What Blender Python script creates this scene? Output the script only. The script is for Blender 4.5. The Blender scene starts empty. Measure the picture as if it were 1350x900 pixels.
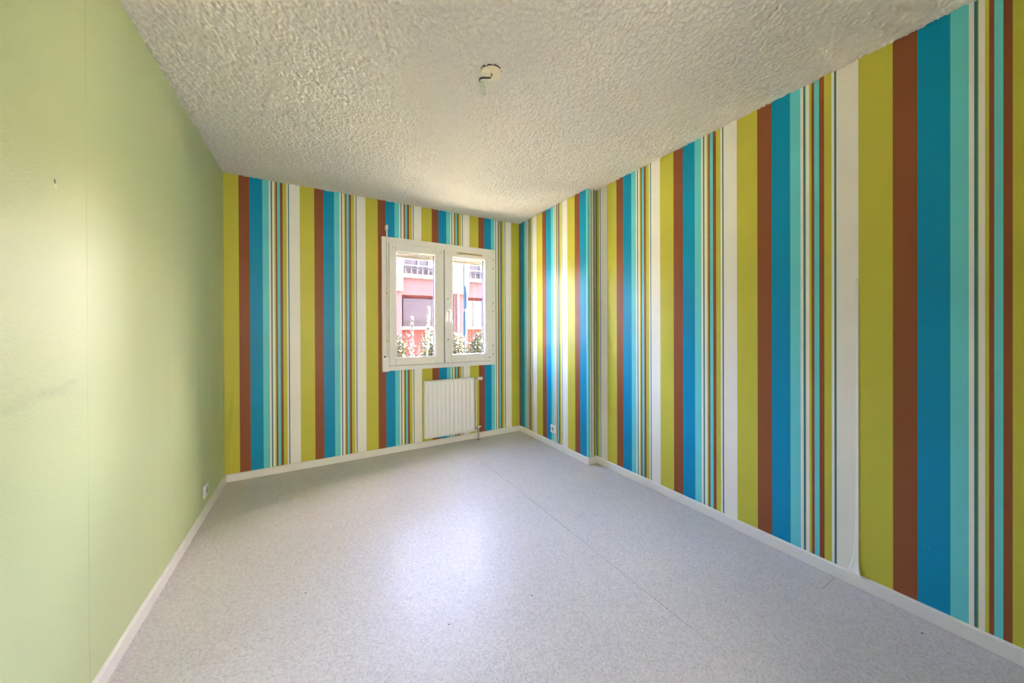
import bpy, bmesh, math, random
import numpy as np
from mathutils import Vector, Matrix

scene = bpy.context.scene
COL = scene.collection
random.seed(7)

# ------------------------------------------------------------------ camera
D, XL, XR, XB, YB, H = 3.489, -0.650, 2.1975, 2.099, 2.300, 2.473   # room: window wall, left, right, bump face, bump end, height
YR = -0.52                                                            # rear wall
cd = bpy.data.cameras.new('camera')
cam = bpy.data.objects.new('camera', cd)
COL.objects.link(cam)
YAW, PITCH, ROLL = 0.5194, -0.0027, -0.0038
def _axes():
    cy, sy, cp, sp, cr, sr = math.cos(YAW), math.sin(YAW), math.cos(PITCH), math.sin(PITCH), math.cos(ROLL), math.sin(ROLL)
    right0 = Vector((cy, -sy, 0)); fwd0 = Vector((sy, cy, 0)); up0 = Vector((0, 0, 1))
    fwd = fwd0 * cp + up0 * sp
    up1 = up0 * cp - fwd0 * sp
    right = right0 * cr + up1 * sr
    up = up1 * cr - right0 * sr
    return right, up, fwd
r_, u_, f_ = _axes()
cam.matrix_world = Matrix(((r_.x, u_.x, -f_.x, 0), (r_.y, u_.y, -f_.y, 0), (r_.z, u_.z, -f_.z, 1.219), (0, 0, 0, 1)))
cd.sensor_fit = 'HORIZONTAL'; cd.sensor_width = 36
cd.lens = 447.49 / 1350 * 36
cd.shift_y = -(450 - 434.5) / 1350
cd.clip_start = 0.02; cd.clip_end = 300
scene.camera = cam

# ------------------------------------------------------------------ sky, sun, fill light, exposure
world = bpy.data.worlds.new('sky'); scene.world = world
world.use_nodes = True
wt = world.node_tree
bg = wt.nodes['Background']
sky = wt.nodes.new('ShaderNodeTexSky'); sky.sky_type = 'NISHITA'; sky.sun_disc = False
sky.sun_elevation = math.radians(35); sky.sun_rotation = math.radians(88)
sky.air_density = 1.0; sky.dust_density = 5.0; sky.ozone_density = 1.0; sky.altitude = 50
wb = wt.nodes.new('ShaderNodeMix'); wb.data_type = 'RGBA'; wb.blend_type = 'MULTIPLY'; wb.inputs['Factor'].default_value = 1.0
wb.inputs['B'].default_value = (1.08, 0.925, 1.10, 1)             # camera white balance
wt.links.new(sky.outputs['Color'], wb.inputs['A']); wt.links.new(wb.outputs['Result'], bg.inputs['Color'])
bg.inputs['Strength'].default_value = 2.7

sd = bpy.data.lights.new('sun', 'SUN'); sd.energy = 80.0; sd.angle = math.radians(1.0); sd.color = (1.0, 0.93, 0.82)
sun = bpy.data.objects.new('sun', sd); COL.objects.link(sun)
sun.rotation_euler = Vector((-0.82, -0.03, -0.57)).to_track_quat('-Z', 'Y').to_euler()

pd = bpy.data.lights.new('window_portal', 'AREA'); pd.shape = 'RECTANGLE'; pd.size = 1.18; pd.size_y = 1.16
pd.cycles.is_portal = True
portal = bpy.data.objects.new('window_portal', pd); COL.objects.link(portal)
portal.location = (1.149, D + 0.17, 1.46)
portal.rotation_euler = Vector((0, -1, 0)).to_track_quat('-Z', 'Z').to_euler()

# fill light added in the unseen hall behind the doorway, to brighten the room
hd = bpy.data.lights.new('hall_fill', 'AREA'); hd.shape = 'RECTANGLE'; hd.size = 1.0; hd.size_y = 1.9
hd.energy = 16.0; hd.color = (1.0, 0.89, 0.79)
hall = bpy.data.objects.new('hall_fill', hd); COL.objects.link(hall)
hall.location = (-0.10, YR - 2.6, 1.25)
hall.rotation_euler = Vector((0.15, 1, 0.02)).to_track_quat('-Z', 'Z').to_euler()

vs = scene.view_settings
scene.display_settings.display_device = 'sRGB'
vs.view_transform = 'Standard'; vs.look = 'None'; vs.exposure = 2.78; vs.gamma = 1.0; vs.use_curve_mapping = False
scene.cycles.use_denoising = True
scene.cycles.max_bounces = 14; scene.cycles.diffuse_bounces = 8; scene.cycles.glossy_bounces = 4
scene.cycles.transparent_max_bounces = 12
scene.cycles.sample_clamp_indirect = 12

# ------------------------------------------------------------------ materials
def new_mat(name):
    m = bpy.data.materials.new(name); m.use_nodes = True
    return m, m.node_tree, m.node_tree.nodes['Principled BSDF']
def plain(name, col, rough=0.5, metal=0.0, spec=0.5, var=0.03, scale=9.0, bump=0.0, bscale=80.0):
    m, nt, b = new_mat(name)
    b.inputs['Roughness'].default_value = rough
    b.inputs['Metallic'].default_value = metal
    b.inputs['Specular IOR Level'].default_value = spec
    tc = nt.nodes.new('ShaderNodeTexCoord')
    n = nt.nodes.new('ShaderNodeTexNoise'); n.inputs['Scale'].default_value = scale; n.inputs['Detail'].default_value = 4 if scale < 50 else 2
    nt.links.new(tc.outputs['Object'], n.inputs['Vector'])
    mix = nt.nodes.new('ShaderNodeMix'); mix.data_type = 'RGBA'
    mix.inputs['A'].default_value = (*[max(0, c * (1 - var)) for c in col], 1)
    mix.inputs['B'].default_value = (*[min(1, c * (1 + var)) for c in col], 1)
    nt.links.new(n.outputs['Fac'], mix.inputs['Factor'])
    nt.links.new(mix.outputs['Result'], b.inputs['Base Color'])
    if bump:
        n2 = nt.nodes.new('ShaderNodeTexNoise'); n2.inputs['Scale'].default_value = bscale; n2.inputs['Detail'].default_value = 3
        nt.links.new(tc.outputs['Object'], n2.inputs['Vector'])
        bp = nt.nodes.new('ShaderNodeBump'); bp.inputs['Strength'].default_value = bump; bp.inputs['Distance'].default_value = 0.002
        nt.links.new(n2.outputs['Fac'], bp.inputs['Height']); nt.links.new(bp.outputs['Normal'], b.inputs['Normal'])
    return m

GREEN = (0.565, 0.53, 0.070); BROWN = (0.29, 0.094, 0.037); BLUE = (0.0, 0.285, 0.52)
CYAN = (0.150, 0.64, 0.69); CREAM = (0.85, 0.83, 0.77); TEAL = (0.045, 0.20, 0.23)
STRIPES = [(0.0, GREEN), (0.109, BROWN), (0.180, BLUE), (0.2655, CYAN), (0.310, CREAM), (0.3222, TEAL), (0.3305, GREEN),
           (0.3330, CREAM), (0.3470, GREEN), (0.3560, BROWN), (0.3672, CYAN), (0.3865, BROWN), (0.4060, GREEN),
           (0.4340, CREAM), (0.4438, TEAL), (0.4520, CREAM)]
def stripes_mat():
    m, nt, b = new_mat('striped_wallpaper')
    N, L = nt.nodes, nt.links
    b.inputs['Roughness'].default_value = 0.38
    b.inputs['Specular IOR Level'].default_value = 0.22
    uv = N.new('ShaderNodeUVMap'); uv.uv_map = 'paper'
    sx = N.new('ShaderNodeSeparateXYZ'); L.new(uv.outputs['UV'], sx.inputs[0])
    dv = N.new('ShaderNodeMath'); dv.operation = 'DIVIDE'; dv.inputs[1].default_value = 0.53; L.new(sx.outputs['X'], dv.inputs[0])
    fr = N.new('ShaderNodeMath'); fr.operation = 'FRACT'; L.new(dv.outputs[0], fr.inputs[0])
    cur = None
    for p, c in STRIPES[1:]:
        gt = N.new('ShaderNodeMath'); gt.operation = 'GREATER_THAN'; gt.inputs[1].default_value = p / 0.53; L.new(fr.outputs[0], gt.inputs[0])
        mx = N.new('ShaderNodeMix'); mx.data_type = 'RGBA'; L.new(gt.outputs[0], mx.inputs['Factor'])
        if cur is None: mx.inputs['A'].default_value = (*STRIPES[0][1], 1)
        else: L.new(cur, mx.inputs['A'])
        mx.inputs['B'].default_value = (*c, 1); cur = mx.outputs['Result']
    # faint print mottling and a few pale rubs
    tc = N.new('ShaderNodeTexCoord')
    no = N.new('ShaderNodeTexNoise'); no.inputs['Scale'].default_value = 3.5; no.inputs['Detail'].default_value = 6
    L.new(tc.outputs['Object'], no.inputs['Vector'])
    mr = N.new('ShaderNodeMapRange'); mr.inputs['From Min'].default_value = 0.3; mr.inputs['From Max'].default_value = 0.7
    mr.inputs['To Min'].default_value = 0.965; mr.inputs['To Max'].default_value = 1.03; L.new(no.outputs['Fac'], mr.inputs['Value'])
    mu = N.new('ShaderNodeMix'); mu.data_type = 'RGBA'; mu.blend_type = 'MULTIPLY'; mu.inputs['Factor'].default_value = 1
    L.new(cur, mu.inputs['A'])
    cmb = N.new('ShaderNodeCombineXYZ')
    for i in range(3): L.new(mr.outputs[0], cmb.inputs[i])
    L.new(cmb.outputs[0], mu.inputs['B'])
    sc = N.new('ShaderNodeTexNoise'); sc.inputs['Scale'].default_value = 14; sc.inputs['Detail'].default_value = 8; sc.inputs['Distortion'].default_value = 2.5
    L.new(tc.outputs['Object'], sc.inputs['Vector'])
    sr = N.new('ShaderNodeMapRange'); sr.inputs['From Min'].default_value = 0.735; sr.inputs['From Max'].default_value = 0.76
    sr.inputs['To Max'].default_value = 0.16; L.new(sc.outputs['Fac'], sr.inputs['Value'])
    m2 = N.new('ShaderNodeMix'); m2.data_type = 'RGBA'; L.new(sr.outputs[0], m2.inputs['Factor'])
    L.new(mu.outputs['Result'], m2.inputs['A']); m2.inputs['B'].default_value = (0.7, 0.66, 0.55, 1)
    # thin seam where two rolls meet
    lt = N.new('ShaderNodeMath'); lt.operation = 'LESS_THAN'; lt.inputs[1].default_value = 0.0022; L.new(fr.outputs[0], lt.inputs[0])
    sm = N.new('ShaderNodeMath'); sm.operation = 'MULTIPLY'; sm.inputs[1].default_value = 0.45; L.new(lt.outputs[0], sm.inputs[0])
    m3 = N.new('ShaderNodeMix'); m3.data_type = 'RGBA'; L.new(sm.outputs[0], m3.inputs['Factor'])
    L.new(m2.outputs['Result'], m3.inputs['A']); m3.inputs['B'].default_value = (0.18, 0.15, 0.06, 1)
    L.new(m3.outputs['Result'], b.inputs['Base Color'])
    bn = N.new('ShaderNodeTexNoise'); bn.inputs['Scale'].default_value = 260; bn.inputs['Detail'].default_value = 2
    L.new(tc.outputs['Object'], bn.inputs['Vector'])
    bl = N.new('ShaderNodeTexNoise'); bl.inputs['Scale'].default_value = 5; bl.inputs['Detail'].default_value = 2
    L.new(tc.outputs['Object'], bl.inputs['Vector'])
    b1 = N.new('ShaderNodeBump'); b1.inputs['Strength'].default_value = 0.25; b1.inputs['Distance'].default_value = 0.0004
    L.new(bn.outputs['Fac'], b1.inputs['Height'])
    b2 = N.new('ShaderNodeBump'); b2.inputs['Strength'].default_value = 0.35; b2.inputs['Distance'].default_value = 0.006
    L.new(bl.outputs['Fac'], b2.inputs['Height']); L.new(b1.outputs['Normal'], b2.inputs['Normal'])
    L.new(b2.outputs['Normal'], b.inputs['Normal'])
    return m

def green_mat():
    m, nt, b = new_mat('pale_green_wallpaper')
    N, L = nt.nodes, nt.links
    b.inputs['Roughness'].default_value = 0.42
    b.inputs['Specular IOR Level'].default_value = 0.45
    geo = N.new('ShaderNodeNewGeometry')
    sx = N.new('ShaderNodeSeparateXYZ'); L.new(geo.outputs['Position'], sx.inputs[0])
    def math_(op, a, bb=None, c=None):
        n = N.new('ShaderNodeMath'); n.operation = op
        for i, v in enumerate((a, bb, c)):
            if v is None: continue
            if isinstance(v, (int, float)): n.inputs[i].default_value = v
            else: L.new(v, n.inputs[i])
        return n.outputs[0]
    def blob(y, z, ry, rz, soft_noise=0.0):
        dy = math_('DIVIDE', math_('SUBTRACT', sx.outputs['Y'], y), ry)
        dz = math_('DIVIDE', math_('SUBTRACT', sx.outputs['Z'], z), rz)
        d = math_('SQRT', math_('ADD', math_('MULTIPLY', dy, dy), math_('MULTIPLY', dz, dz)))
        return math_('SUBTRACT', 1.0, d), d
    n1 = N.new('ShaderNodeTexNoise'); n1.inputs['Scale'].default_value = 2.2; n1.inputs['Detail'].default_value = 5
    L.new(geo.outputs['Position'], n1.inputs['Vector'])
    base = N.new('ShaderNodeMix'); base.data_type = 'RGBA'; L.new(n1.outputs['Fac'], base.inputs['Factor'])
    base.inputs['A'].default_value = (0.535, 0.625, 0.325, 1); base.inputs['B'].default_value = (0.565, 0.650, 0.350, 1)
    cur = base.outputs['Result']
    def over(fac, col):
        nonlocal cur
        x = N.new('ShaderNodeMix'); x.data_type = 'RGBA'; x.clamp_factor = True
        L.new(fac, x.inputs['Factor']); L.new(cur, x.inputs['A']); x.inputs['B'].default_value = (*col, 1)
        cur = x.outputs['Result']
    # rubbed grey smudges (two long ones) broken up by noise
    n2 = N.new('ShaderNodeTexNoise'); n2.inputs['Scale'].default_value = 26; n2.inputs['Detail'].default_value = 6
    L.new(geo.outputs['Position'], n2.inputs['Vector'])
    for (y, z, ry, rz, s) in ((1.455, 1.047, 0.14, 0.022, 0.55), (1.56, 1.062, 0.045, 0.013, 0.45), (1.33, 1.028, 0.10, 0.020, 0.3), (1.36, 1.79, 0.10, 0.03, 0.16)):
        g, d = blob(y, z, ry, rz)
        g = math_('MULTIPLY', math_('MAXIMUM', g, 0.0), math_('MULTIPLY', n2.outputs['Fac'], s))
        over(g, (0.26, 0.33, 0.22))
    # nail hole
    g, d = blob(1.489, 1.645, 0.0045, 0.0065)
    over(math_('LESS_THAN', d, 1.0), (0.12, 0.12, 0.06))
    g, d = blob(1.493, 1.632, 0.007, 0.006)
    over(math_('MULTIPLY', math_('LESS_THAN', d, 1.0), 0.5), (0.8, 0.8, 0.6))
    # roll seams, darker here and there
    n3 = N.new('ShaderNodeTexNoise'); n3.noise_dimensions = '1D'; n3.inputs['Scale'].default_value = 3.0; L.new(sx.outputs['Z'], n3.inputs['W'])
    for ys, k in ((1.641, 1.0), (2.171, 0.30), (2.701, 0.30), (3.223, 0.6)):
        a = math_('ABSOLUTE', math_('SUBTRACT', sx.outputs['Y'], ys))
        ln = math_('LESS_THAN', a, 0.0012)
        st = N.new('ShaderNodeMapRange'); st.inputs['From Min'].default_value = 0.40; st.inputs['From Max'].default_value = 0.62
        st.inputs['To Min'].default_value = 0.15; st.inputs['To Max'].default_value = 0.75; L.new(n3.outputs['Fac'], st.inputs['Value'])
        over(math_('MULTIPLY', math_('MULTIPLY', ln, st.outputs[0]), k), (0.25, 0.30, 0.12))
    L.new(cur, b.inputs['Base Color'])
    nb = N.new('ShaderNodeTexNoise'); nb.inputs['Scale'].default_value = 190; nb.inputs['Detail'].default_value = 4
    L.new(geo.outputs['Position'], nb.inputs['Vector'])
    bp = N.new('ShaderNodeBump'); bp.inputs['Strength'].default_value = 0.7; bp.inputs['Distance'].default_value = 0.0014
    L.new(nb.outputs['Fac'], bp.inputs['Height']); L.new(bp.outputs['Normal'], b.inputs['Normal'])
    return m

def vinyl_mat():
    m, nt, b = new_mat('speckled_vinyl')
    N, L = nt.nodes, nt.links
    b.inputs['Roughness'].default_value = 0.4
    b.inputs['Specular IOR Level'].default_value = 0.22
    geo = N.new('ShaderNodeNewGeometry')
    v = N.new('ShaderNodeTexVoronoi'); v.inputs['Scale'].default_value = 170; L.new(geo.outputs['Position'], v.inputs['Vector'])
    sp = N.new('ShaderNodeSeparateColor'); L.new(v.outputs['Color'], sp.inputs[0])
    cr = N.new('ShaderNodeValToRGB'); cr.color_ramp.interpolation = 'LINEAR'
    e = cr.color_ramp.elements
    e[0].position = 0.0; e[0].color = (0.52, 0.505, 0.49, 1)
    e[1].position = 1.0; e[1].color = (0.73, 0.72, 0.71, 1)
    for p, c in ((0.12, (0.57, 0.555, 0.545, 1)), (0.35, (0.63, 0.61, 0.595, 1)), (0.75, (0.675, 0.655, 0.645, 1))):
        k = e.new(p); k.color = c
    L.new(sp.outputs[0], cr.inputs['Fac'])
    n = N.new('ShaderNodeTexNoise'); n.inputs['Scale'].default_value = 1.3; n.inputs['Detail'].default_value = 5; L.new(geo.outputs['Position'], n.inputs['Vector'])
    mr = N.new('ShaderNodeMapRange'); mr.inputs['From Min'].default_value = 0.3; mr.inputs['From Max'].default_value = 0.7
    mr.inputs['To Min'].default_value = 0.885; mr.inputs['To Max'].default_value = 0.965; L.new(n.outputs['Fac'], mr.inputs['Value'])
    vm = N.new('ShaderNodeVectorMath'); vm.operation = 'SCALE'; L.new(cr.outputs['Color'], vm.inputs[0]); L.new(mr.outputs[0], vm.inputs['Scale'])
    L.new(vm.outputs[0], b.inputs['Base Color'])
    rr = N.new('ShaderNodeMapRange'); rr.inputs['To Min'].default_value = 0.36; rr.inputs['To Max'].default_value = 0.46
    n4 = N.new('ShaderNodeTexNoise'); n4.inputs['Scale'].default_value = 4; n4.inputs['Detail'].default_value = 6; L.new(geo.outputs['Position'], n4.inputs['Vector'])
    L.new(n4.outputs['Fac'], rr.inputs['Value']); L.new(rr.outputs[0], b.inputs['Roughness'])
    nb = N.new('ShaderNodeTexNoise'); nb.inputs['Scale'].default_value = 320; L.new(geo.outputs['Position'], nb.inputs['Vector'])
    bp = N.new('ShaderNodeBump'); bp.inputs['Strength'].default_value = 0.3; bp.inputs['Distance'].default_value = 0.0005
    L.new(nb.outputs['Fac'], bp.inputs['Height']); L.new(bp.outputs['Normal'], b.inputs['Normal'])
    return m

def glass_mat():
    m = bpy.data.materials.new('window_glass'); m.use_nodes = True
    nt = m.node_tree; nt.nodes.clear()
    out = nt.nodes.new('ShaderNodeOutputMaterial')
    tr = nt.nodes.new('ShaderNodeBsdfTransparent'); tr.inputs['Color'].default_value = (0.93, 0.95, 0.94, 1)
    gl = nt.nodes.new('ShaderNodeBsdfGlossy'); gl.inputs['Roughness'].default_value = 0.02
    fr = nt.nodes.new('ShaderNodeFresnel'); fr.inputs['IOR'].default_value = 1.45
    mx = nt.nodes.new('ShaderNodeMixShader')
    nt.links.new(fr.outputs[0], mx.inputs[0]); nt.links.new(tr.outputs[0], mx.inputs[1]); nt.links.new(gl.outputs[0], mx.inputs[2])
    nt.links.new(mx.outputs[0], out.inputs['Surface'])
    return m

M = dict(
    stripes=stripes_mat(), green=green_mat(), vinyl=vinyl_mat(), glass=glass_mat(),
    ceiling=plain('textured_ceiling_paint', (0.765, 0.73, 0.665), 0.9, spec=0.2, var=0.09, scale=75, bump=0.8, bscale=170),
    trim=plain('white_gloss_trim', (0.80, 0.785, 0.75), 0.35, var=0.03),
    pvc=plain('white_window_frame', (0.79, 0.785, 0.745), 0.38, var=0.02),
    bead=plain('white_glazing_bead', (0.88, 0.88, 0.87), 0.3, var=0.01),
    radiator=plain('radiator_enamel', (0.80, 0.80, 0.785), 0.33, var=0.02),
    radiator_side=plain('yellowed_radiator_enamel', (0.78, 0.73, 0.60), 0.4, var=0.03),
    gasket=plain('dark_gasket', (0.022, 0.018, 0.030), 0.7, spec=0.1),
    dark=plain('dark_gap', (0.04, 0.038, 0.035), 0.8),
    chrome=plain('dull_chrome', (0.72, 0.70, 0.67), 0.25, metal=1.0),
    pipe=plain('painted_pipe', (0.74, 0.71, 0.62), 0.35),
    red=plain('red_marking_paint', (0.45, 0.06, 0.07), 0.5),
    brass=plain('worn_brass', (0.55, 0.36, 0.12), 0.35, metal=1.0),
    valve=plain('pinkish_white_plastic', (0.80, 0.71, 0.64), 0.4),
    ivory=plain('ivory_plastic', (0.84, 0.76, 0.55), 0.4, var=0.05, scale=30),
    old_plastic=plain('yellowed_vent_plastic', (0.58, 0.50, 0.31), 0.45),
    socket=plain('white_socket_plastic', (0.84, 0.84, 0.82), 0.3, var=0.01),
    socket_in=plain('grey_socket_inside', (0.42, 0.44, 0.42), 0.5),
    cable=plain('black_cable', (0.03, 0.022, 0.018), 0.5),
    crimp=plain('milky_green_connector', (0.52, 0.58, 0.44), 0.35, var=0.08, scale=60),
    paper_back=plain('wallpaper_back', (0.80, 0.78, 0.70), 0.6),
    rear=plain('rear_wall_paint', (0.72, 0.70, 0.62), 0.6),
    house=plain('grey_house_render', (0.16, 0.15, 0.14), 0.85),
    crumb=plain('dark_crumb', (0.06, 0.05, 0.045), 0.8),
    shutter=plain('beige_shutter', (0.11, 0.098, 0.08), 0.5),
    sill=plain('grey_stone_sill', (0.018, 0.018, 0.022), 0.7, var=0.15, scale=20),
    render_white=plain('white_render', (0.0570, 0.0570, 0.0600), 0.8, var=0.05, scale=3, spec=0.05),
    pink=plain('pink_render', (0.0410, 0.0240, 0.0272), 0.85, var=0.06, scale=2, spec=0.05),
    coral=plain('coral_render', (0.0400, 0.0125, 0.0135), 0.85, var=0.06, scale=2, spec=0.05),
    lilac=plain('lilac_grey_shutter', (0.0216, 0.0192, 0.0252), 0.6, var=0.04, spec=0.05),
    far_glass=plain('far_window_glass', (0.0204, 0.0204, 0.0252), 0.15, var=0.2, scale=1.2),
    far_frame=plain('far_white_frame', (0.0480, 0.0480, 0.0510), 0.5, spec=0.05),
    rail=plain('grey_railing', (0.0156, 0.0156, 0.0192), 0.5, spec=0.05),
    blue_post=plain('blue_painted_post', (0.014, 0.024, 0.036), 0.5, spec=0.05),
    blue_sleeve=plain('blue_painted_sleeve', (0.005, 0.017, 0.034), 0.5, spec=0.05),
    lawn=plain('dry_lawn', (0.2720, 0.2480, 0.1680), 0.9, var=0.3, scale=4),
    leaf=plain('leaf_green', (0.021, 0.030, 0.008), 0.6, var=0.35, scale=5),
    leaf_pale=plain('leaf_pale', (0.036, 0.038, 0.018), 0.7, var=0.3, scale=5),
    stem=plain('plant_stem', (0.03, 0.028, 0.02), 0.8),
    flower=plain('pale_flower', (0.038, 0.037, 0.028), 0.7, var=0.2, scale=40),
)

# ------------------------------------------------------------------ helpers
def link_mesh(name, bm, mat, parent=None, smooth=False):
    me = bpy.data.meshes.new(name)
    bmesh.ops.recalc_face_normals(bm, faces=bm.faces)
    bm.to_mesh(me); bm.free()
    me.materials.append(mat)
    if smooth:
        for p in me.polygons: p.use_smooth = True
    o = bpy.data.objects.new(name, me); COL.objects.link(o)
    if parent is not None: o.parent = parent
    return o
def box(bm, x0, x1, y0, y1, z0, z1, bevel=0.0):
    r = bmesh.ops.create_cube(bm, size=1.0)
    for v in r['verts']:
        v.co = Vector((x0 + (v.co.x + .5) * (x1 - x0), y0 + (v.co.y + .5) * (y1 - y0), z0 + (v.co.z + .5) * (z1 - z0)))
    if bevel > 0:
        es = set()
        for v in r['verts']: es.update(v.link_edges)
        bmesh.ops.bevel(bm, geom=list(es), offset=bevel, segments=2, affect='EDGES', profile=0.5)
def tube(bm, pts, rad, seg=10, caps=True):
    pts = [Vector(p) for p in pts]
    rads = rad if isinstance(rad, (list, tuple)) else [rad] * len(pts)
    rings = []
    for i, p in enumerate(pts):
        t = (pts[min(i + 1, len(pts) - 1)] - pts[max(i - 1, 0)])
        t = t.normalized() if t.length > 1e-9 else Vector((0, 0, 1))
        a = Vector((0, 0, 1)) if abs(t.z) < 0.95 else Vector((1, 0, 0))
        u = t.cross(a).normalized(); w = t.cross(u)
        rings.append([bm.verts.new(p + (u * math.cos(2 * math.pi * k / seg) + w * math.sin(2 * math.pi * k / seg)) * rads[i]) for k in range(seg)])
    for a, b in zip(rings, rings[1:]):
        for k in range(seg):
            bm.faces.new((a[k], a[(k + 1) % seg], b[(k + 1) % seg], b[k]))
    if caps:
        bm.faces.new(rings[0]); bm.faces.new(list(reversed(rings[-1])))
def frame_rect(bm, x0, x1, z0, z1, w, y0, y1, bevel=0.003, wl=None, wr=None, wt=None, wb=None):
    """a rectangular frame in the xz plane; four mitre-less bars"""
    wl = w if wl is None else wl; wr = w if wr is None else wr; wt = w if wt is None else wt; wb = w if wb is None else wb
    box(bm, x0, x0 + wl, y0, y1, z0, z1, bevel); box(bm, x1 - wr, x1, y0, y1, z0, z1, bevel)
    box(bm, x0 + wl, x1 - wr, y0, y1, z1 - wt, z1, bevel); box(bm, x0 + wl, x1 - wr, y0, y1, z0, z0 + wb, bevel)
def B(name, mat, parent, *args, bevel=0.0):
    bm = bmesh.new(); box(bm, *args, bevel=bevel); return link_mesh(name, bm, mat, parent)
def T(name, mat, parent, pts, rad, seg=12):
    bm = bmesh.new(); tube(bm, pts, rad, seg); o = link_mesh(name, bm, mat, parent, smooth=True)
    return auto_smooth(o)
def auto_smooth(o):
    me = o.data
    bm = bmesh.new(); bm.from_mesh(me)
    for e in bm.edges:
        if len(e.link_faces) == 2 and e.calc_face_angle(0) > 0.7: e.smooth = False
    bm.to_mesh(me); bm.free()
    return o
def empty(name, loc, label=None, cat=None, group=None, kind=None):
    o = bpy.data.objects.new(name, None); COL.objects.link(o); o.location = loc; o.empty_display_size = 0.1
    tag(o, label, cat, group, kind); return o
def tag(o, label=None, cat=None, group=None, kind=None):
    if label: o['label'] = label
    if cat: o['category'] = cat
    if group: o['group'] = group
    if kind: o['kind'] = kind
    return o
def settle():
    """parts were modelled in world coordinates: shift them so that their Empty is at the thing's base"""
    bpy.context.view_layer.update()
def rooted(root):
    """move the meshes of all parts of root (built in world coordinates) into root's space"""
    off = root.location.copy()
    seen = set()
    def rec(o):
        for c in o.children:
            if c.type == 'MESH' and c.data.name not in seen:
                seen.add(c.data.name); c.data.transform(Matrix.Translation(-off))
            rec(c)
    rec(root)

# ------------------------------------------------------------------ room shell
# floor: concrete base with three glued vinyl sheets, joints as thin open gaps
floor = B('floor', M['dark'], None, XL - 0.02, XR + 0.02, YR - 0.0, D + 0.02, -0.10, -0.003)
tag(floor, 'pale grey speckled vinyl floor of the empty room', 'floor', kind='structure')
g = 0.0009
for (x0, x1, y0, y1) in ((XL - .01, 1.312 - g, YR, D + .01), (1.312 + g, XR + .01, YR, D + .01)):
    B('vinyl_sheet', M['vinyl'], floor, x0, x1, y0, y1, -0.003, 0.0)
B('cut_mark', M['dark'], floor, 2.035, 2.176, 0.6552, 0.6566, -0.0005, 0.0002)

# ceiling: sprayed-on stipple built as real relief
def relief_ceiling():
    sx = 0.0045
    nx = int((XR - XL + 0.02) / sx); ny = int((D - YR + 0.02) / sx)
    rng = np.random.default_rng(4)
    def field(cell, seed_mult=1.0):
        n = rng.random((nx + 1, ny + 1))
        k = max(1, int(round(cell)))
        ker = np.exp(-0.5 * (np.arange(-2 * k, 2 * k + 1) / (0.62 * k)) ** 2); ker /= ker.sum()
        n = np.apply_along_axis(lambda a: np.convolve(a, ker, 'same'), 0, n)
        n = np.apply_along_axis(lambda a: np.convolve(a, ker, 'same'), 1, n)
        return (n - n.mean()) / n.std()
    f1 = field(1); f2 = field(2)
    h = np.clip(0.86 * f1 + 0.45 * f2, -1.2, 2.2)
    X, Y = np.meshgrid(np.linspace(XL - .01, XR + .01, nx + 1), np.linspace(YR - .01, D + .01, ny + 1), indexing='ij')
    Z = H + 0.0022 - 0.0030 * (h + 1.0)
    # smooth ring around the lamp outlet
    r = np.hypot(X - 0.742, Y - 1.49)
    Z = np.where(r < 0.045, H + 0.001, Z)
    co = np.stack([X, Y, Z], -1).reshape(-1, 3)
    i = np.arange(nx)[:, None] * (ny + 1) + np.arange(ny)[None, :]
    q = np.stack([i, i + 1, i + ny + 2, i + ny + 1], -1).reshape(-1, 4)
    me = bpy.data.meshes.new('ceiling')
    me.vertices.add(len(co)); me.vertices.foreach_set('co', co.astype(np.float32).ravel())
    me.loops.add(q.size); me.loops.foreach_set('vertex_index', q.astype(np.int32).ravel())
    me.polygons.add(len(q)); me.polygons.foreach_set('loop_start', np.arange(0, q.size, 4, dtype=np.int32))
    me.polygons.foreach_set('loop_total', np.full(len(q), 4, dtype=np.int32))
    me.polygons.foreach_set('use_smooth', np.ones(len(q), dtype=bool))
    me.update(calc_edges=True); me.validate()
    me.materials.append(M['ceiling'])
    o = bpy.data.objects.new('ceiling', me); COL.objects.link(o)
    return o
ceil = tag(relief_ceiling(), 'cream stippled popcorn ceiling of the room', 'ceiling', kind='structure')
B('ceiling_slab', M['ceiling'], ceil, XL - 0.3, XR + 0.3, YR - 2.9, D + 0.11, H + 0.006, H + 0.16)

def paper_quad(bm, uvl, pts, us):
    vsx = [bm.verts.new(p) for p in pts]
    f = bm.faces.new(vsx)
    for l, u in zip(f.loops, us): l[uvl].uv = u
    return f

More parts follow.
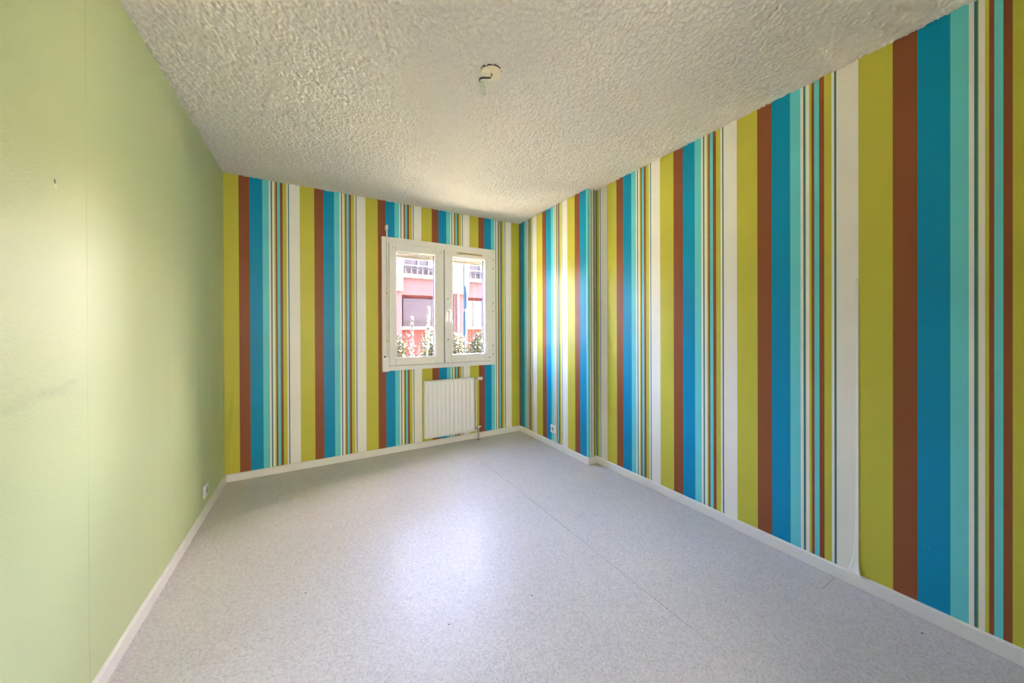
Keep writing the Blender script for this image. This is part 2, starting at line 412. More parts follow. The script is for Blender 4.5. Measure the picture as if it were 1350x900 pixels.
# window wall with the opening; 0.25 m thick
WX0, WX1, WZ0, WZ1 = 0.560, 1.748, 0.868, 2.062      # opening
def wall_front():
    bm = bmesh.new(); uvl = bm.loops.layers.uv.new('paper')
    xs = [XL - .15, WX0, WX1, XR + .15]; zs = [-0.1, WZ0, WZ1, H + 0.01]
    for i in range(3):
        for j in range(3):
            if i == 1 and j == 1: continue
            a, b, c, d = xs[i], xs[i + 1], zs[j], zs[j + 1]
            for y in (D, D + 0.11):
                paper_quad(bm, uvl, [(a, y, c), (b, y, c), (b, y, d), (a, y, d)], [(a + 0.133 + 5.3, c), (b + 0.133 + 5.3, c), (b + 0.133 + 5.3, d), (a + 0.133 + 5.3, d)])
    # reveal of the opening and the outer edge
    for (p, q) in (((WX0, WZ0), (WX1, WZ0)), ((WX1, WZ0), (WX1, WZ1)), ((WX1, WZ1), (WX0, WZ1)), ((WX0, WZ1), (WX0, WZ0)),
                   ((xs[0], zs[0]), (xs[3], zs[0])), ((xs[3], zs[0]), (xs[3], zs[3])), ((xs[3], zs[3]), (xs[0], zs[3])), ((xs[0], zs[3]), (xs[0], zs[0]))):
        f = paper_quad(bm, uvl, [(p[0], D, p[1]), (q[0], D, q[1]), (q[0], D + .11, q[1]), (p[0], D + .11, p[1])], [(0.5, 0)] * 4)
        f.material_index = 1
    bmesh.ops.remove_doubles(bm, verts=bm.verts, dist=1e-5)
    for f in bm.faces:
        if all(abs(v.co.y - (D + .11)) < 1e-4 for v in f.verts): f.material_index = 1
    o = link_mesh('wall_front', bm, M['stripes']); o.data.materials.append(M['render_white'])
    return tag(o, 'striped wallpapered wall with the window and radiator', 'wall', kind='structure')
wf = wall_front()

# loose paper bubble with a crease at the left end of the window wall
def crease():
    bm = bmesh.new(); uvl = bm.loops.layers.uv.new('paper')
    n, m_ = 10, 14
    g_ = []
    for i in range(n + 1):
        row = []
        for j in range(m_ + 1):
            u, v = i / n, j / m_
            x = XL + 0.002 + 0.085 * u; z = 0.10 + 0.75 * v
            ridge = math.exp(-((u - 0.25 - 0.55 * v) / 0.13) ** 2) * math.sin(math.pi * v) ** 0.7
            edge = min(1, 4 * u) * min(1, 4 * (1 - u))
            row.append((bm.verts.new((x, D - 0.0006 - 0.006 * ridge * edge, z)), (x + 0.133 + 5.3, z)))
        g_.append(row)
    for i in range(n):
        for j in range(m_):
            q = [g_[i][j], g_[i + 1][j], g_[i + 1][j + 1], g_[i][j + 1]]
            f = bm.faces.new([a[0] for a in q])
            for l, a in zip(f.loops, q): l[uvl].uv = a[1]
    o = link_mesh('loose_wallpaper', bm, M['stripes'], wf, smooth=True)
    o['label'] = 'creased loose green wallpaper in the left corner'
crease()

# right wall: main plane, the 10 cm step, the nearer-to-the-window face
def wall_right():
    bm = bmesh.new(); uvl = bm.loops.layers.uv.new('paper')
    K = 10 * 0.53
    u_main = lambda y: 2.164 + K - y
    z0, z1 = -0.1, H + 0.01
    def strip(pa, ua, pb, ub, mi=0):
        f = paper_quad(bm, uvl, [(*pa, z0), (*pb, z0), (*pb, z1), (*pa, z1)], [(ua, z0), (ub, z0), (ub, z1), (ua, z1)]); f.material_index = mi
    strip((XR, YR - .1), u_main(YR - .1), (XR, YB), u_main(YB))
    u0 = 2.5865 + K - YB
    strip((XR, YB), u0 + 0.0985, (XB, YB), u0)
    strip((XB, YB), u0, (XB, D + .05), u0 - (D + .05 - YB))
    strip((XB, D + .05), 0, (XR + .2, D + .05), 0, 1); strip((XR + .2, D + .05), 0, (XR + .2, YR - .1), 0, 1); strip((XR + .2, YR - .1), 0, (XR, YR - .1), 0, 1)
    bmesh.ops.remove_doubles(bm, verts=bm.verts, dist=1e-5)
    o = link_mesh('wall_right', bm, M['stripes']); o.data.materials.append(M['rear'])
    return tag(o, 'long right wall in vertically striped green, brown, blue and cream paper', 'wall', kind='structure')
wr = wall_right()
# peeling edge of a cream strip, curling out just above the baseboard
def flap():
    bm = bmesh.new(); uvl = bm.loops.layers.uv.new('paper')
    nz = 36; nu = 6; zt = 1.45; ys = 0.574
    rows = []
    for j in range(nz + 1):
        t = j / nz
        z = 0.0635 + (zt - 0.0635) * t ** 2.2
        lift = 0.0022 * min(1, (zt - z) / 0.5) + 0.018 * math.exp(-(z - 0.06) / 0.03)
        width = 0.010 + 0.030 * math.exp(-(z - 0.06) / 0.08)
        row = []
        for i in range(nu + 1):
            s = i / nu
            y = ys + width * (1 - s) - 0.014 * s * s * math.exp(-(z - 0.06) / 0.025)
            x = XR - 0.0004 - lift * s * s
            row.append((bm.verts.new((x, y, z)), (2.164 + 5.3 - (ys + 0.001 + width * (1 - s)), z)))
        rows.append(row)
    for j in range(nz):
        for i in range(nu):
            q = [rows[j][i], rows[j][i + 1], rows[j + 1][i + 1], rows[j + 1][i]]
            f = bm.faces.new([a[0] for a in q])
            for l, a in zip(f.loops, q): l[uvl].uv = a[1]
    o = link_mesh('peeling_wallpaper_edge', bm, M['stripes'], wr, smooth=True)
    sm = o.modifiers.new('paper', 'SOLIDIFY'); sm.thickness = 0.0004
    o['label'] = 'cream wallpaper edge curling off the wall above the baseboard'
flap()

# left wall, gently wavy where the paper stands off near the window corner
def wall_left():
    bm = bmesh.new()
    ys = [YR - .1, 0.5, 1.2, 1.8] + [1.8 + 0.0125 * k for k in range(1, 136)]
    zs = [-0.1, 0.0, 0.3, 0.6, 0.9, 1.2, 1.5, 1.8, 2.1, H + 0.01]
    def off(y, z):
        if y < 1.85 or y > D: return 0.0
        env = max(0.0, min(1, (y - 1.85) / 0.5)) * max(0.0, min(1, (D - y) / 0.08)) * (0.35 + 0.65 * math.exp(-((z - 1.0) / 0.75) ** 2))
        w = 0.45 * math.sin(y * 41 + 0.35 * math.sin(z * 1.3)) + 0.35 * math.sin(y * 67 + 1.0 + 0.3 * z) + 0.5 * math.sin(y * 19 + 0.5)
        return 0.0022 * env * w
    grid = [[bm.verts.new((XL + off(y, z), y, z)) for z in zs] for y in ys]
    for i in range(len(ys) - 1):
        for j in range(len(zs) - 1):
            f = bm.faces.new((grid[i][j], grid[i + 1][j], grid[i + 1][j + 1], grid[i][j + 1])); f.smooth = True
    o = link_mesh('wall_left', bm, M['green'])
    return tag(o, 'plain pale green papered left wall with a few smudges', 'wall', kind='structure')
wl = wall_left()
B('wall_core', M['rear'], wl, XL - 0.2, XL - 0.01, YR - .1, D + .05, -0.1, H + 0.005)

# rear wall behind the camera, doorway widened for the fill light, added hall beyond
bm = bmesh.new()
DX0, DX1, DZ = -0.60, 0.95, 2.12
box(bm, XL - .2, DX0, YR - .10, YR, -0.1, H + .005); box(bm, DX1, XR + .2, YR - .10, YR, -0.1, H + .005); box(bm, DX0, DX1, YR - .10, YR, DZ, H + .005)
tag(link_mesh('wall_back', bm, M['rear']), 'plain rear wall with the doorway, behind the camera', 'wall', kind='structure')
bm = bmesh.new()
box(bm, XL - .2, XR + .2, YR - 2.9, YR - .10, -0.1, -0.001)
tag(link_mesh('floor_hall', bm, M['rear']), 'unseen hall floor, added beyond the doorway for the fill light', 'floor', kind='structure')
bm = bmesh.new()
box(bm, XL - .3, XL - .2, YR - 2.9, YR - .1, -0.1, H + .005); box(bm, XR + .2, XR + .3, YR - 2.9, YR - .1, -0.1, H + .005); box(bm, XL - .3, XR + .3, YR - 3.0, YR - 2.9, -0.1, H + .005)
tag(link_mesh('wall_hall', bm, M['rear']), 'plain unseen hall walls, added beyond the doorway for the fill light', 'wall', kind='structure')

# baseboards
BH, BT = 0.0620, 0.0115
def profile_run(name, pts, mat, label):
    """pts: (x, y) along the wall foot with the wall on the right hand side; board offset to the left"""
    bm = bmesh.new()
    n = len(pts); P = [Vector((*p, 0)) for p in pts]
    prof = [(0, 0.0018), (BT, 0.0018), (BT, BH - 0.006), (BT - 0.004, BH - 0.001), (0, BH)]
    rings = []
    for i in range(n):
        def nrm(a, b):
            d = (b - a).normalized(); return Vector((-d.y, d.x, 0))
        n1 = nrm(P[i - 1], P[i]) if i > 0 else nrm(P[i], P[i + 1])
        n2 = nrm(P[i], P[i + 1]) if i < n - 1 else n1
        m_ = (n1 + n2) / (1 + n1.dot(n2))
        rings.append([bm.verts.new(P[i] + m_ * o_ + Vector((0, 0, z))) for o_, z in prof])
    for a, b in zip(rings, rings[1:]):
        for k in range(len(prof)):
            bm.faces.new((a[k], a[(k + 1) % len(prof)], b[(k + 1) % len(prof)], b[k]))
    bm.faces.new(rings[0]); bm.faces.new(list(reversed(rings[-1])))
    o = link_mesh(name, bm, mat)
    return tag(o, label, 'baseboard', kind='structure')
profile_run('baseboard_right', [(XR, YR), (XR, YB), (XB, YB), (XB, D)], M['trim'], 'white baseboard along the striped right wall')
profile_run('baseboard_front', [(XB - BT, D), (XL + BT, D)], M['trim'], 'white baseboard under the window wall')
profile_run('baseboard_left', [(XL, D), (XL, YR)], M['trim'], 'white baseboard along the green left wall')

# unseen storeys above and around, added to keep sky light off the facade
bm = bmesh.new()
box(bm, -14, 18, -9, D + 0.11, H + 0.17, 16.0); box(bm, -14, XL - .16, -9, D + 0.11, -0.95, H + 0.17); box(bm, XR + .16, 18, -9, D + 0.11, -0.95, H + 0.17)
tag(link_mesh('wall_sky_block', bm, M['house']), 'unseen outer storeys of the apartment house, added to block sky light', 'wall', kind='structure')

# ------------------------------------------------------------------ window
FY = D - 0.040                 # room-side face of the fixed frame
W = empty('window_1', (1.149, D, WZ0), 'white two-sash casement window with handle, above the radiator', 'window', kind='structure')
bm = bmesh.new()
frame_rect(bm, 0.536, 1.757, 0.815, 2.115, 0.0, FY, D, 0.004, wl=0.062, wr=0.046, wt=0.064, wb=0.046)
link_mesh('outer_frame', bm, M['pvc'], W)
bm = bmesh.new()
frame_rect(bm, WX0, WX1, WZ0, WZ1, 0.028, D, D + 0.045, 0.0)
link_mesh('rebate_frame', bm, M['pvc'], W)
def sash(x0, x1, gx0, gx1, gz0, gz1):
    z0, z1 = 0.864, 2.050
    y0, y1 = FY - 0.012, D + 0.012
    bm = bmesh.new()
    frame_rect(bm, x0, x1, z0, z1, 0, y0, y1, 0.005, wl=gx0 - x0, wr=x1 - gx1, wt=z1 - gz1, wb=gz0 - z0)
    s = link_mesh('sash', bm, M['pvc'], W)
    bm = bmesh.new(); b_ = 0.011
    frame_rect(bm, gx0 - .001, gx1 + .001, gz0 - .001, gz1 + .001, b_, y0 + 0.004, y0 + 0.022, 0.003)
    link_mesh('glazing_bead', bm, M['bead'], s)
    bm = bmesh.new()
    box(bm, gx0 - .001, gx0 + .004, y0 + .022, y0 + .060, gz0, gz1); box(bm, gx1 - .012, gx1 + .001, y0 + .022, y0 + .060, gz0, gz1)
    box(bm, gx0, gx1, y0 + .030, y0 + .038, gz0 - .001, gz0 + .008); box(bm, gx0, gx1, y0 + .030, y0 + .038, gz1 - .008, gz1 + .001)
    link_mesh('gasket', bm, M['gasket'], s)
    bm = bmesh.new()
    for yy in (y0 + 0.026, y0 + 0.042):
        v = [bm.verts.new(c) for c in ((gx0, yy, gz0), (gx1, yy, gz0), (gx1, yy, gz1), (gx0, yy, gz1))]; bm.faces.new(v)
    link_mesh('glass_pane', bm, M['glass'], s)
    # corner screw caps
    for (cx, cz) in ((x0 + .035, z1 - .035), (x1 - .035, z1 - .035)):
        bm = bmesh.new(); tube(bm, [(cx, y0 - .0025, cz), (cx, y0 + .002, cz)], 0.007, 10)
        link_mesh('corner_cap', bm, M['old_plastic'], s)
    return s
sL = sash(0.600, 1.1475, 0.660, 1.058, 0.932, 1.988)
sR = sash(1.1555, 1.712, 1.236, 1.626, 0.942, 1.990)
B('meeting_gap', M['dark'], W, 1.1478, 1.1552, FY + 0.004, D + 0.03, 0.868, 2.046)
# handle: rosette, neck and grip pointing down
hx = 1.190; hy = FY - 0.012
hb = B('handle', M['bead'], sR, hx - .014, hx + .014, hy - .010, hy, 1.305, 1.425, bevel=0.003)
T('handle_neck', M['bead'], sR, [(hx, hy - .008, 1.400), (hx, hy - .040, 1.398)], [0.011, 0.010])
bm = bmesh.new(); tube(bm, [(hx, hy - .036, 1.412), (hx, hy - .046, 1.398), (hx, hy - .048, 1.345), (hx, hy - .044, 1.285)], [0.009, 0.0115, 0.0105, 0.008], 12)
link_mesh('handle_grip', bm, M['bead'], sR, smooth=True)
for z in (1.535, 1.108, 1.415):
    bm = bmesh.new(); tube(bm, [(hx, hy - .003, z), (hx, hy + .002, z)], 0.0065, 10); link_mesh('screw', bm, M['gasket'], sR)
# air inlet at the head of the right sash
v = B('air_vent', M['old_plastic'], sR, 1.300, 1.580, hy - .016, hy, 2.016, 2.040, bevel=0.003)
B('vent_slot', M['dark'], sR, 1.312, 1.568, hy - .0165, hy - .012, 2.024, 2.029)
for x in (1.293, 1.583):
    bm = bmesh.new(); tube(bm, [(x, hy - .012, 2.026), (x, hy, 2.026)], 0.010, 10); link_mesh('vent_end_cap', bm, M['old_plastic'], sR)
# hinges
for z in (1.948, 1.463, 0.982):
    bm = bmesh.new(); tube(bm, [(1.722, FY - .010, z - .046), (1.722, FY - .010, z - .002)], 0.0075, 10); tube(bm, [(1.722, FY - .010, z + .002), (1.722, FY - .010, z + .046)], 0.0075, 10)
    h_ = link_mesh('hinge', bm, M['pvc'], W, smooth=True); auto_smooth(h_)
    for zz in (z - .050, z + .050):
        bm = bmesh.new(); tube(bm, [(1.722, FY - .010, zz - .004), (1.722, FY - .010, zz + .004)], 0.006, 8); link_mesh('hinge_pin', bm, M['gasket'], h_)
B('drain_cap', M['gasket'], W, 1.655, 1.690, FY - .015, FY - .010, 0.899, 0.903)
# outer sill and shutter seen through the glass
B('outer_sill', M['sill'], W, WX0 - .04, WX1 + .04, D + 0.05, D + 0.17, WZ0 - .03, WZ0 + .028, bevel=0.004)
# shutter rail (vertical cable channel) beside the left edge, ending in a box at the foot
for (x0, x1) in ((WX0, WX0 + .022), (WX1 - .022, WX1)):
    bm = bmesh.new(); box(bm, x0, x1, D + .065, D + .105, WZ0, WZ1); link_mesh('shutter_guide', bm, M['bead'], W)
rooted(W)

S = empty('rolling_shutter', (1.149, D + .13, 1.955), 'beige rolled-up shutter, bottom slats hanging behind the window head', 'shutter')
for k in range(3):
    bm = bmesh.new(); z = 1.946 + 0.040 * k
    box(bm, WX0 + .023, WX1 - .023, D + .078, D + .090, z, z + .037, 0.004)
    link_mesh('shutter_slat', bm, M['shutter'], S)
rooted(S)

R = empty('shutter_crank_rod', (0.578, FY - .02, 0.815), 'slim grey-white shutter crank rod along the left window edge', 'crank rod')
T('rod', M['pipe'], R, [(0.580, FY - .014, 0.955), (0.580, FY - .014, 2.215)], 0.0068, 10)
B('top_bracket', M['pvc'], R, 0.569, 0.591, FY - .022, D, 2.180, 2.222, bevel=0.003)
T('bracket_screw', M['brass'], R, [(0.580, FY - .026, 2.192), (0.580, FY - .020, 2.192)], 0.006, 10)
for z in (1.56, 1.10):
    B('rod_clip', M['old_plastic'], R, 0.571, 0.589, FY - .022, FY, z, z + .014, bevel=0.002)
rooted(R)
R2 = empty('shutter_winder_box', (0.563, FY, 0.810), 'small white winder box at the lower left window corner', 'winder box')
B('box_body', M['pvc'], R2, 0.531, 0.594, FY - .040, FY - .0005, 0.812, 0.940, bevel=0.006)
B('box_lid', M['bead'], R2, 0.535, 0.590, FY - .044, FY - .038, 0.930, 0.948, bevel=0.002)
T('box_screw', M['gasket'], R2, [(0.556, FY - .030, 0.952), (0.556, FY - .012, 0.960)], 0.006, 10)
rooted(R2)

# ------------------------------------------------------------------ radiator
RX0, RX1, RZ0, RZ1, RYF, RYB = 0.930, 1.472, 0.110, 0.690, D - 0.100, D - 0.040
Rad = empty('radiator', (1.2, D - .07, RZ0), 'white ribbed panel radiator hanging under the window', 'radiator')
bm = bmesh.new()
ncol = 12; pitch = (RX1 - RX0) / ncol
xs = [RX0 + pitch * (c + s) for c in range(ncol) for s in (0.0, 0.10, 0.2, 0.30, 0.42, 0.58, 0.70, 0.80, 0.90)] + [RX1]
zs = [RZ0, RZ0 + .022, RZ0 + .040, RZ1 - .042, RZ1 - .022, RZ1 - .004]
def ribh(x):
    s = ((x - RX0) / pitch) % 1.0
    if s > 0.999: s = 0
    return 0.5 - 0.5 * math.cos(2 * math.pi * s)
grid = []
for x in xs:
    row = []
    for j, z in enumerate(zs):
        amp = 0.0090 if j in (2, 3) else 0.0
        row.append(bm.verts.new((x, RYF + 0.0090 - amp * (ribh(x)) ** 0.6 if True else 0, z)))
    top = bm.verts.new((x, RYF + 0.012, RZ1)); row.append(top)
    row.append(bm.verts.new((x, RYF + 0.020, RZ1))); row.append(bm.verts.new((x, RYF + 0.020, RZ0)))
    grid.append(row)
for a, b in zip(grid, grid[1:]):
    for k in range(len(a)):
        f = bm.faces.new((a[k], b[k], b[(k + 1) % len(a)], a[(k + 1) % len(a)])); f.smooth = k < 5
bm.faces.new(grid[0]); bm.faces.new(list(reversed(grid[-1])))
link_mesh('front_panel', bm, M['radiator'], Rad)
B('back_panel', M['radiator'], Rad, RX0 + .004, RX1 - .004, RYB - .014, RYB, RZ0, RZ1 - .004, bevel=0.003)
B('side_cover', M['radiator_side'], Rad, RX0 - .001, RX0 + .003, RYF + .019, RYB, RZ0 + .015, RZ1 - .002)
B('side_cover', M['radiator'], Rad, RX1 - .003, RX1 + .001, RYF + .019, RYB, RZ0 + .015, RZ1 - .002)
bm = bmesh.new()
for yy in (RYF + .018, RYF + .030, RYB - .008): box(bm, RX0 + .002, RX1 - .002, yy, yy + .006, RZ1 - .004, RZ1 + .002)
for k in range(27):
    x = RX0 + .006 + k * (RX1 - RX0 - .016) / 26; box(bm, x, x + .004, RYF + .018, RYB, RZ1 - .003, RZ1 + .001)
link_mesh('top_grille', bm, M['radiator_side'], Rad)
bm = bmesh.new()
for k in range(36):
    x = RX0 + .02 + k * (RX1 - RX0 - .04) / 35; box(bm, x, x + .0012, RYF + .020, RYB - .014, RZ0 + .03, RZ1 - .03)
link_mesh('convector_fins', bm, M['radiator'], Rad)
for x in (1.02, 1.37):
    B('wall_bracket', M['radiator'], Rad, x, x + .025, RYB, D - .0005, 0.22, 0.62)
T('bleed_plug', M['chrome'], Rad, [(RX0 + .004, RYF + .045, RZ1 - .022), (RX0 - .016, RYF + .045, RZ1 - .022)], [0.010, 0.007], 8)
# top valve, tail pipe and knob
vy = RYF + .048; vz = 0.672
T('valve_tail', M['chrome'], Rad, [(RX1 - .002, vy, vz), (RX1 + .030, vy, vz)], [0.011, 0.009])
T('valve_body', M['chrome'], Rad, [(RX1 + .028, vy, vz), (RX1 + .052, vy, vz)], 0.012)
T('valve_knob', M['valve'], Rad, [(RX1 + .050, vy, vz), (RX1 + .056, vy, vz), (RX1 + .105, vy, vz), (RX1 + .112, vy, vz)], [0.013, 0.019, 0.018, 0.013], 16)
T('supply_pipe', M['pipe'], Rad, [(RX1 + .034, vy, vz - .008), (RX1 + .034, vy, 0.30), (RX1 + .034, vy, 0.002)], 0.0075)
# lower return valve and pipe
lz = 0.135
T('return_tail', M['chrome'], Rad, [(RX1 - .002, vy - .012, lz), (RX1 + .050, vy - .012, lz)], [0.012, 0.010])
T('lockshield_cap', M['bead'], Rad, [(RX1 + .050, vy - .012, lz), (RX1 + .085, vy - .012, lz + .012)], [0.010, 0.006], 10)
T('return_pipe', M['chrome'], Rad, [(RX1 + .060, vy - .010, lz + .004), (RX1 + .060, vy - .010, 0.002)], 0.0075)
T('pipe_sleeve', M['dark'], Rad, [(RX1 + .034, vy, 0.0005), (RX1 + .034, vy, 0.004)], 0.013)
T('pipe_sleeve', M['dark'], Rad, [(RX1 + .060, vy - .010, 0.0005), (RX1 + .060, vy - .010, 0.004)], 0.013)
rooted(Rad)

# ------------------------------------------------------------------ sockets
def socket(name, label, loc, rotz):
    """flush plate facing local -y, about 80 mm square"""
    r = empty(name, loc, label, 'socket')
    bm = bmesh.new(); box(bm, -.041, .041, -.011, 0.0, -.041, .041, 0.004)
    p = link_mesh('plate', bm, M['socket'], r)
    # recessed round well: ring + dark inside
    bm = bmesh.new()
    tube(bm, [(0, -.013, 0), (0, -.009, 0)], 0.023, 24)
    link_mesh('well', bm, M['socket_in'], r)
    bm = bmesh.new()
    seg = 28
    a = [bm.verts.new((math.cos(2 * math.pi * k / seg) * .023, -.0135, math.sin(2 * math.pi * k / seg) * .023)) for k in range(seg)]
    b = [bm.verts.new((math.cos(2 * math.pi * k / seg) * .029, -.0145, math.sin(2 * math.pi * k / seg) * .029)) for k in range(seg)]
    c = [bm.verts.new((math.cos(2 * math.pi * k / seg) * .031, -.0100, math.sin(2 * math.pi * k / seg) * .031)) for k in range(seg)]
    for k in range(seg):
        bm.faces.new((a[k], a[(k + 1) % seg], b[(k + 1) % seg], b[k])); bm.faces.new((b[k], b[(k + 1) % seg], c[(k + 1) % seg], c[k]))
    link_mesh('rim', bm, M['socket'], r, smooth=True)
    for x in (-.0095, .0095):
        bm = bmesh.new(); tube(bm, [(x, -.0136, 0), (x, -.0128, 0)], 0.003, 8); link_mesh('pin_hole', bm, M['dark'], r)
    bm = bmesh.new(); tube(bm, [(0, -.020, 0.010), (0, -.0125, 0.010)], 0.0024, 8); link_mesh('earth_pin', bm, M['chrome'], r)
    r.rotation_euler = (0, 0, rotz)
    return r
socket('wall_socket', 'white power socket low on the striped wall near the window corner', (XB - .0005, 2.815, 0.190), -math.pi / 2)
socket('wall_socket', 'white power socket low on the pale green left wall', (XL + .003, 2.915, 0.172), math.pi / 2)

# ------------------------------------------------------------------ ceiling lamp outlet
O = empty('ceiling_lamp_outlet', (0.742, 1.49, H), 'round ivory ceiling outlet plate with bare black cable and clear connector', 'ceiling outlet')
zc = H - .001
bm = bmesh.new(); tube(bm, [(0.7435, 1.4873, H + .002), (0.7435, 1.4873, H - .0022)], 0.0485, 36); tube(bm, [(0.710, 1.4850, H + .002), (0.710, 1.4850, H - .0025)], 0.024, 24)
link_mesh('ceiling_hole', bm, M['dark'], O)
bm = bmesh.new()
tube(bm, [(0.745, 1.490, zc), (0.745, 1.490, zc - .006), (0.745, 1.490, zc - .008)], [0.047, 0.047, 0.043], 40)
o = link_mesh('cover_plate', bm, M['ivory'], O, smooth=True); auto_smooth(o)
bm = bmesh.new()
tube(bm, [(0.712, 1.487, zc - .004), (0.712, 1.487, zc - .018), (0.712, 1.487, zc - .025), (0.712, 1.487, zc - .026)], [0.025, 0.024, 0.018, 0.006], 28)
link_mesh('boss', bm, M['ivory'], O, smooth=True)
bm = bmesh.new(); tube(bm, [(0.738, 1.492, zc - .0075), (0.738, 1.492, zc - .0095)], 0.008, 14); link_mesh('cable_hole', bm, M['dark'], O)
T('cable', M['cable'], O, [(0.738, 1.490, H - .006), (0.744, 1.490, H - .018), (0.738, 1.494, H - .027), (0.722, 1.497, H - .031), (0.705, 1.499, H - .035), (0.690, 1.498, H - .043), (0.681, 1.497, H - .051)],
  [0.0030, 0.0032, 0.0038, 0.0038, 0.0040, 0.0042, 0.0036], 10)
T('wire', M['cable'], O, [(0.682, 1.497, H - .050), (0.677, 1.494, H - .058), (0.681, 1.492, H - .068), (0.688, 1.493, H - .072)], 0.0014, 8)
T('wire', M['cable'], O, [(0.682, 1.497, H - .050), (0.685, 1.499, H - .058), (0.692, 1.498, H - .068)], 0.0014, 8)
bm = bmesh.new()
tube(bm, [(0.689, 1.495, H - .064), (0.690, 1.495, H - .070), (0.7065, 1.499, H - .110), (0.708, 1.499, H - .114)], [0.0075, 0.0095, 0.0095, 0.0075], 12)
tube(bm, [(0.696, 1.490, H - .077), (0.694, 1.483, H - .078)], 0.0042, 10); tube(bm, [(0.704, 1.492, H - .098), (0.702, 1.485, H - .099)], 0.0042, 10)
o = link_mesh('connector', bm, M['crimp'], O, smooth=True); auto_smooth(o); o['label'] = 'milky greenish terminal connector'
rooted(O)

# ------------------------------------------------------------------ crumbs on the floor
for x, y, r, where in ((0.842, 1.301, .0035, 'right of the bright window reflection'), (0.464, 1.345, .003, 'at the near end of the window reflection'), (-0.055, 1.835, .0035, 'left of the window reflection'), (2.083, 0.362, .0035, 'beside the right baseboard')):
    bm = bmesh.new(); bmesh.ops.create_icosphere(bm, subdivisions=1, radius=r)
    for v_ in bm.verts: v_.co.z = v_.co.z * .5 + r * .45; v_.co.x *= 1.2 + .2 * random.random()
    o = link_mesh('crumb', bm, M['crumb']); o.location = (x, y, 0)
    tag(o, 'tiny dark crumb on the floor ' + where, 'crumb', 'crumbs on the floor')

# ------------------------------------------------------------------ outdoors
gm = bmesh.new(); box(gm, -25, 40, D + 0.13, 60, -0.95, -0.85)
tag(link_mesh('ground', gm, M['lawn']), 'sunlit ground outside the window', 'ground', kind='structure')

Bd = empty('apartment_building', (6, 18, -0.85), 'pink and white apartment building across the street, seen through the window', 'building')
FYB = 18.0; BX0, BX1 = -3.6, 10.95
bm = bmesh.new(); box(bm, BX0, BX1, FYB, FYB + 8, -0.85, 6.3); link_mesh('wall', bm, M['coral'], Bd)
PER = 3.57
def proj_y(d): return FYB - d
for (z0, z1, mt, dpt, nm) in ((1.20, 1.36, 'render_white', 0.18, 'sill_band'), (2.99, 3.86, 'pink', 0.22, 'pink_band'), (3.86, 4.06, 'render_white', 0.34, 'white_ledge'), (6.0, 6.3, 'pink', 0.22, 'pink_band')):
    B(nm, M[mt], Bd, BX0, BX1, FYB - dpt, FYB + .01, z0, z1)
for k in range(-2, 2):
    x0 = 3.76 + PER * k; x1 = x0 + 2.60
    B('pilaster', M['render_white'], Bd, x1 + .04, x0 + PER - .02, FYB - .42, FYB, 3.15, 6.3)
    B('pier', M['pink'], Bd, x1 + .10, x0 + PER - .06, FYB - .30, FYB, -0.85, 3.15)
    B('downpipe', M['render_white'], Bd, x1 + .28, x1 + .38, FYB - .40, FYB - .29, -0.85, 3.15)
    # ground floor: roller shutter or light curtained window
    light = (k % 2 == 1)
    w_ = B('window', M['far_frame'] if light else M['lilac'], Bd, x0 + .02, x1 - .02, FYB - .10, FYB, 1.36, 2.82)
    if light:
        for i in range(4):
            B('window_bar', M['rail'] if i % 2 else M['render_white'], w_, x0 + .35 + .55 * i, x0 + .39 + .55 * i, FYB - .14, FYB - .10, 1.40, 2.80)
    else:
        for i in range(12):
            B('shutter_slat', M['lilac'], w_, x0 + .04, x1 - .04, FYB - .125 - .006 * (i % 2), FYB - .10, 1.66 + i * .095, 1.74 + i * .095)
        B('sill_rail', M['rail'], w_, x0 + .04, x1 - .04, FYB - .15, FYB - .10, 1.56, 1.63)
    # upper floor glazing behind a railing
    u = B('window', M['far_glass'], Bd, x0 + .02, x1 - .02, FYB - .05, FYB, 4.06, 6.0)
    for xx in (x0 + .04, x0 + .78, x0 + 1.34, x1 - .10):
        B('window_frame', M['far_frame'], u, xx, xx + .09, FYB - .10, FYB - .04, 4.06, 6.0)
    B('curtain', M['render_white'], u, x0 + 1.45, x1 - .12, FYB - .075, FYB - .05, 4.3, 6.0)
    rl = B('balcony_rail', M['rail'], Bd, x0, x1, FYB - .32, FYB - .27, 4.34, 4.40)
    B('rail_bar', M['far_frame'], rl, x0, x1, FYB - .32, FYB - .28, 4.47, 4.53)
    for i in range(9):
        x = x0 + .12 + i * .29; B('baluster', M['far_frame'], rl, x, x + .035, FYB - .31, FYB - .28, 4.06, 4.50)
B('roof', M['render_white'], Bd, BX0 - .3, BX1 + .3, FYB - .6, FYB + 8, 6.3, 6.5)
rooted(Bd)

P_ = empty('street_post', (4.42, 11, -0.85), 'slim blue post standing in front of the pink building', 'post')
T('pole', M['blue_post'], P_, [(4.40, 11, -0.85), (4.40, 11, 4.2)], 0.034, 10)
T('sleeve', M['blue_sleeve'], P_, [(4.44, 10.97, 1.92), (4.44, 10.97, 2.45), (4.43, 10.97, 2.70)], [.055, .055, .03], 10)
T('sleeve', M['blue_sleeve'], P_, [(4.40, 10.97, 1.02), (4.40, 10.97, 1.80)], [.06, .05], 10)
T('collar', M['far_frame'], P_, [(4.41, 10.97, 1.84), (4.41, 10.97, 1.90)], .062, 10)
rooted(P_)

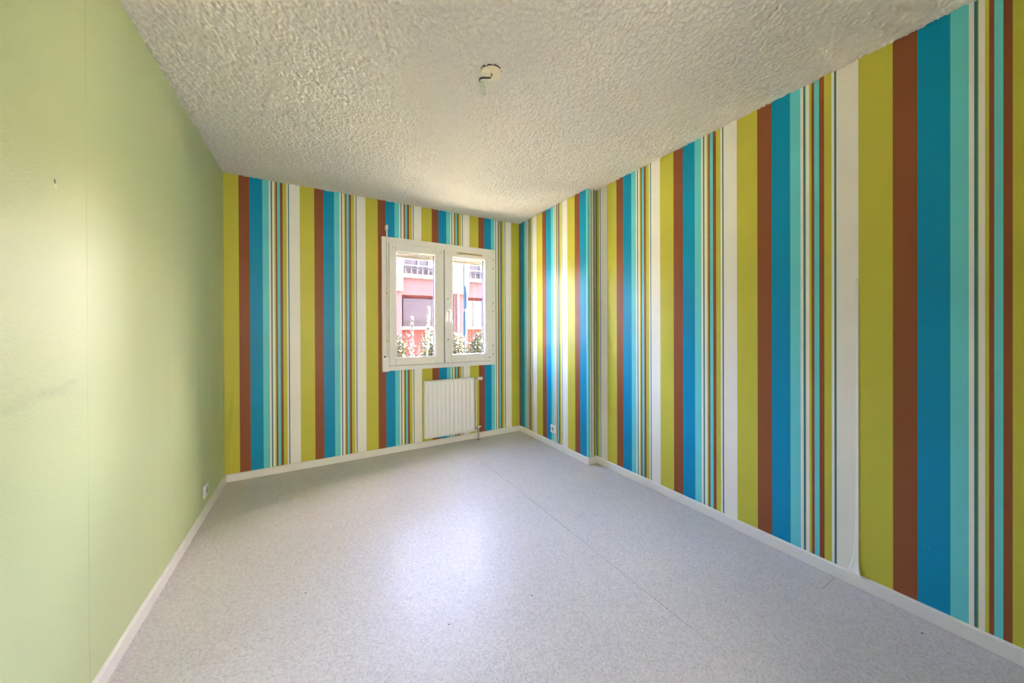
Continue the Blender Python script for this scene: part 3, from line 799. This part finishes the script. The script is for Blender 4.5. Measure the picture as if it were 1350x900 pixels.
rng = random.Random(3)
def shrub(name, cx, cy, w, h, n, mat, label, lf=0.055):
    r = empty(name, (cx, cy, -0.85), label, 'shrub', 'shrubs outside the window')
    bm = bmesh.new()
    for k in range(6):
        a = rng.random() * 6.28; tx = cx + math.cos(a) * w * .35; ty = cy + math.sin(a) * w * .3
        tube(bm, [(cx + .05 * math.cos(a), cy + .05 * math.sin(a), -0.85), ((cx + tx) / 2, (cy + ty) / 2, -0.85 + h * .5), (tx, ty, -0.85 + h * .9)], [.014, .010, .004], 5)
    link_mesh('stem', bm, M['stem'], r)
    bm = bmesh.new()
    for k in range(n):
        a = rng.random() * 6.283; u = rng.random() ** .5; z = rng.random()
        rr = w * .5 * u * (1 - .55 * z * z) * (0.8 + .3 * math.sin(3 * a + cx * 7))
        p = Vector((cx + math.cos(a) * rr, cy + math.sin(a) * rr * .8, -0.85 + h * (.25 + .75 * z * (0.8 + .3 * rng.random()))))
        d = Vector((rng.uniform(-1, 1), rng.uniform(-1, 1), rng.uniform(-.2, 1))).normalized(); s = d.cross(Vector((rng.random(), rng.random(), .3))).normalized()
        L_ = lf * rng.uniform(.7, 1.5); nn = d.cross(s) * L_ * .12
        v = [bm.verts.new(p), bm.verts.new(p + d * L_ * .5 + s * L_ * .28 + nn), bm.verts.new(p + d * L_), bm.verts.new(p + d * L_ * .5 - s * L_ * .28 + nn)]
        bm.faces.new(v)
    link_mesh('foliage', bm, M[mat], r)
    rooted(r)
shrub('shrub', 1.28, 6.62, 0.90, 1.86, 3200, 'leaf_pale', 'pale bushy shrub outside, left part of the left window pane')
shrub('shrub', 1.66, 5.60, 0.78, 1.93, 3000, 'leaf', 'greener shrub outside, right part of the left window pane')
shrub('shrub', 2.45, 6.62, 0.98, 1.88, 3400, 'leaf_pale', 'pale bushy shrub outside, behind the left part of the right window pane')
shrub('shrub', 2.50, 5.60, 0.76, 1.90, 3000, 'leaf', 'greener shrub outside, at the right of the right window pane')
def spike(cx, cy, lean, top, label):
    r = empty('flowering_stalk', (cx, cy, -0.85), label, 'plant', 'tall flower stalks outside the window')
    pts = [(cx + lean * t * t, cy, -0.85 + (top + .85) * t) for t in (0, .3, .6, .8, 1.0)]
    T('stem', M['stem'], r, pts, [.010, .009, .008, .006, .003], 6)
    bm = bmesh.new()
    for k in range(110):
        t = 0.74 + .26 * rng.random(); x = cx + lean * t * t; z = -0.85 + (top + .85) * t
        a = rng.random() * 6.28; rr = .032 * (1.25 - t) * 3
        bmesh.ops.create_icosphere(bm, subdivisions=1, radius=.012 * rng.uniform(.7, 1.3), matrix=Matrix.Translation((x + math.cos(a) * rr * .5, cy + math.sin(a) * rr * .5, z)))
    o = link_mesh('flower_spike', bm, M['flower'], r); rooted(r)
spike(1.165, 4.95, 0.01, 1.40, 'tall pale flower stalk outside, left of the two in the left pane')
spike(1.365, 4.95, 0.055, 1.55, 'taller leaning flower stalk outside, right one in the left pane')

print('script done')
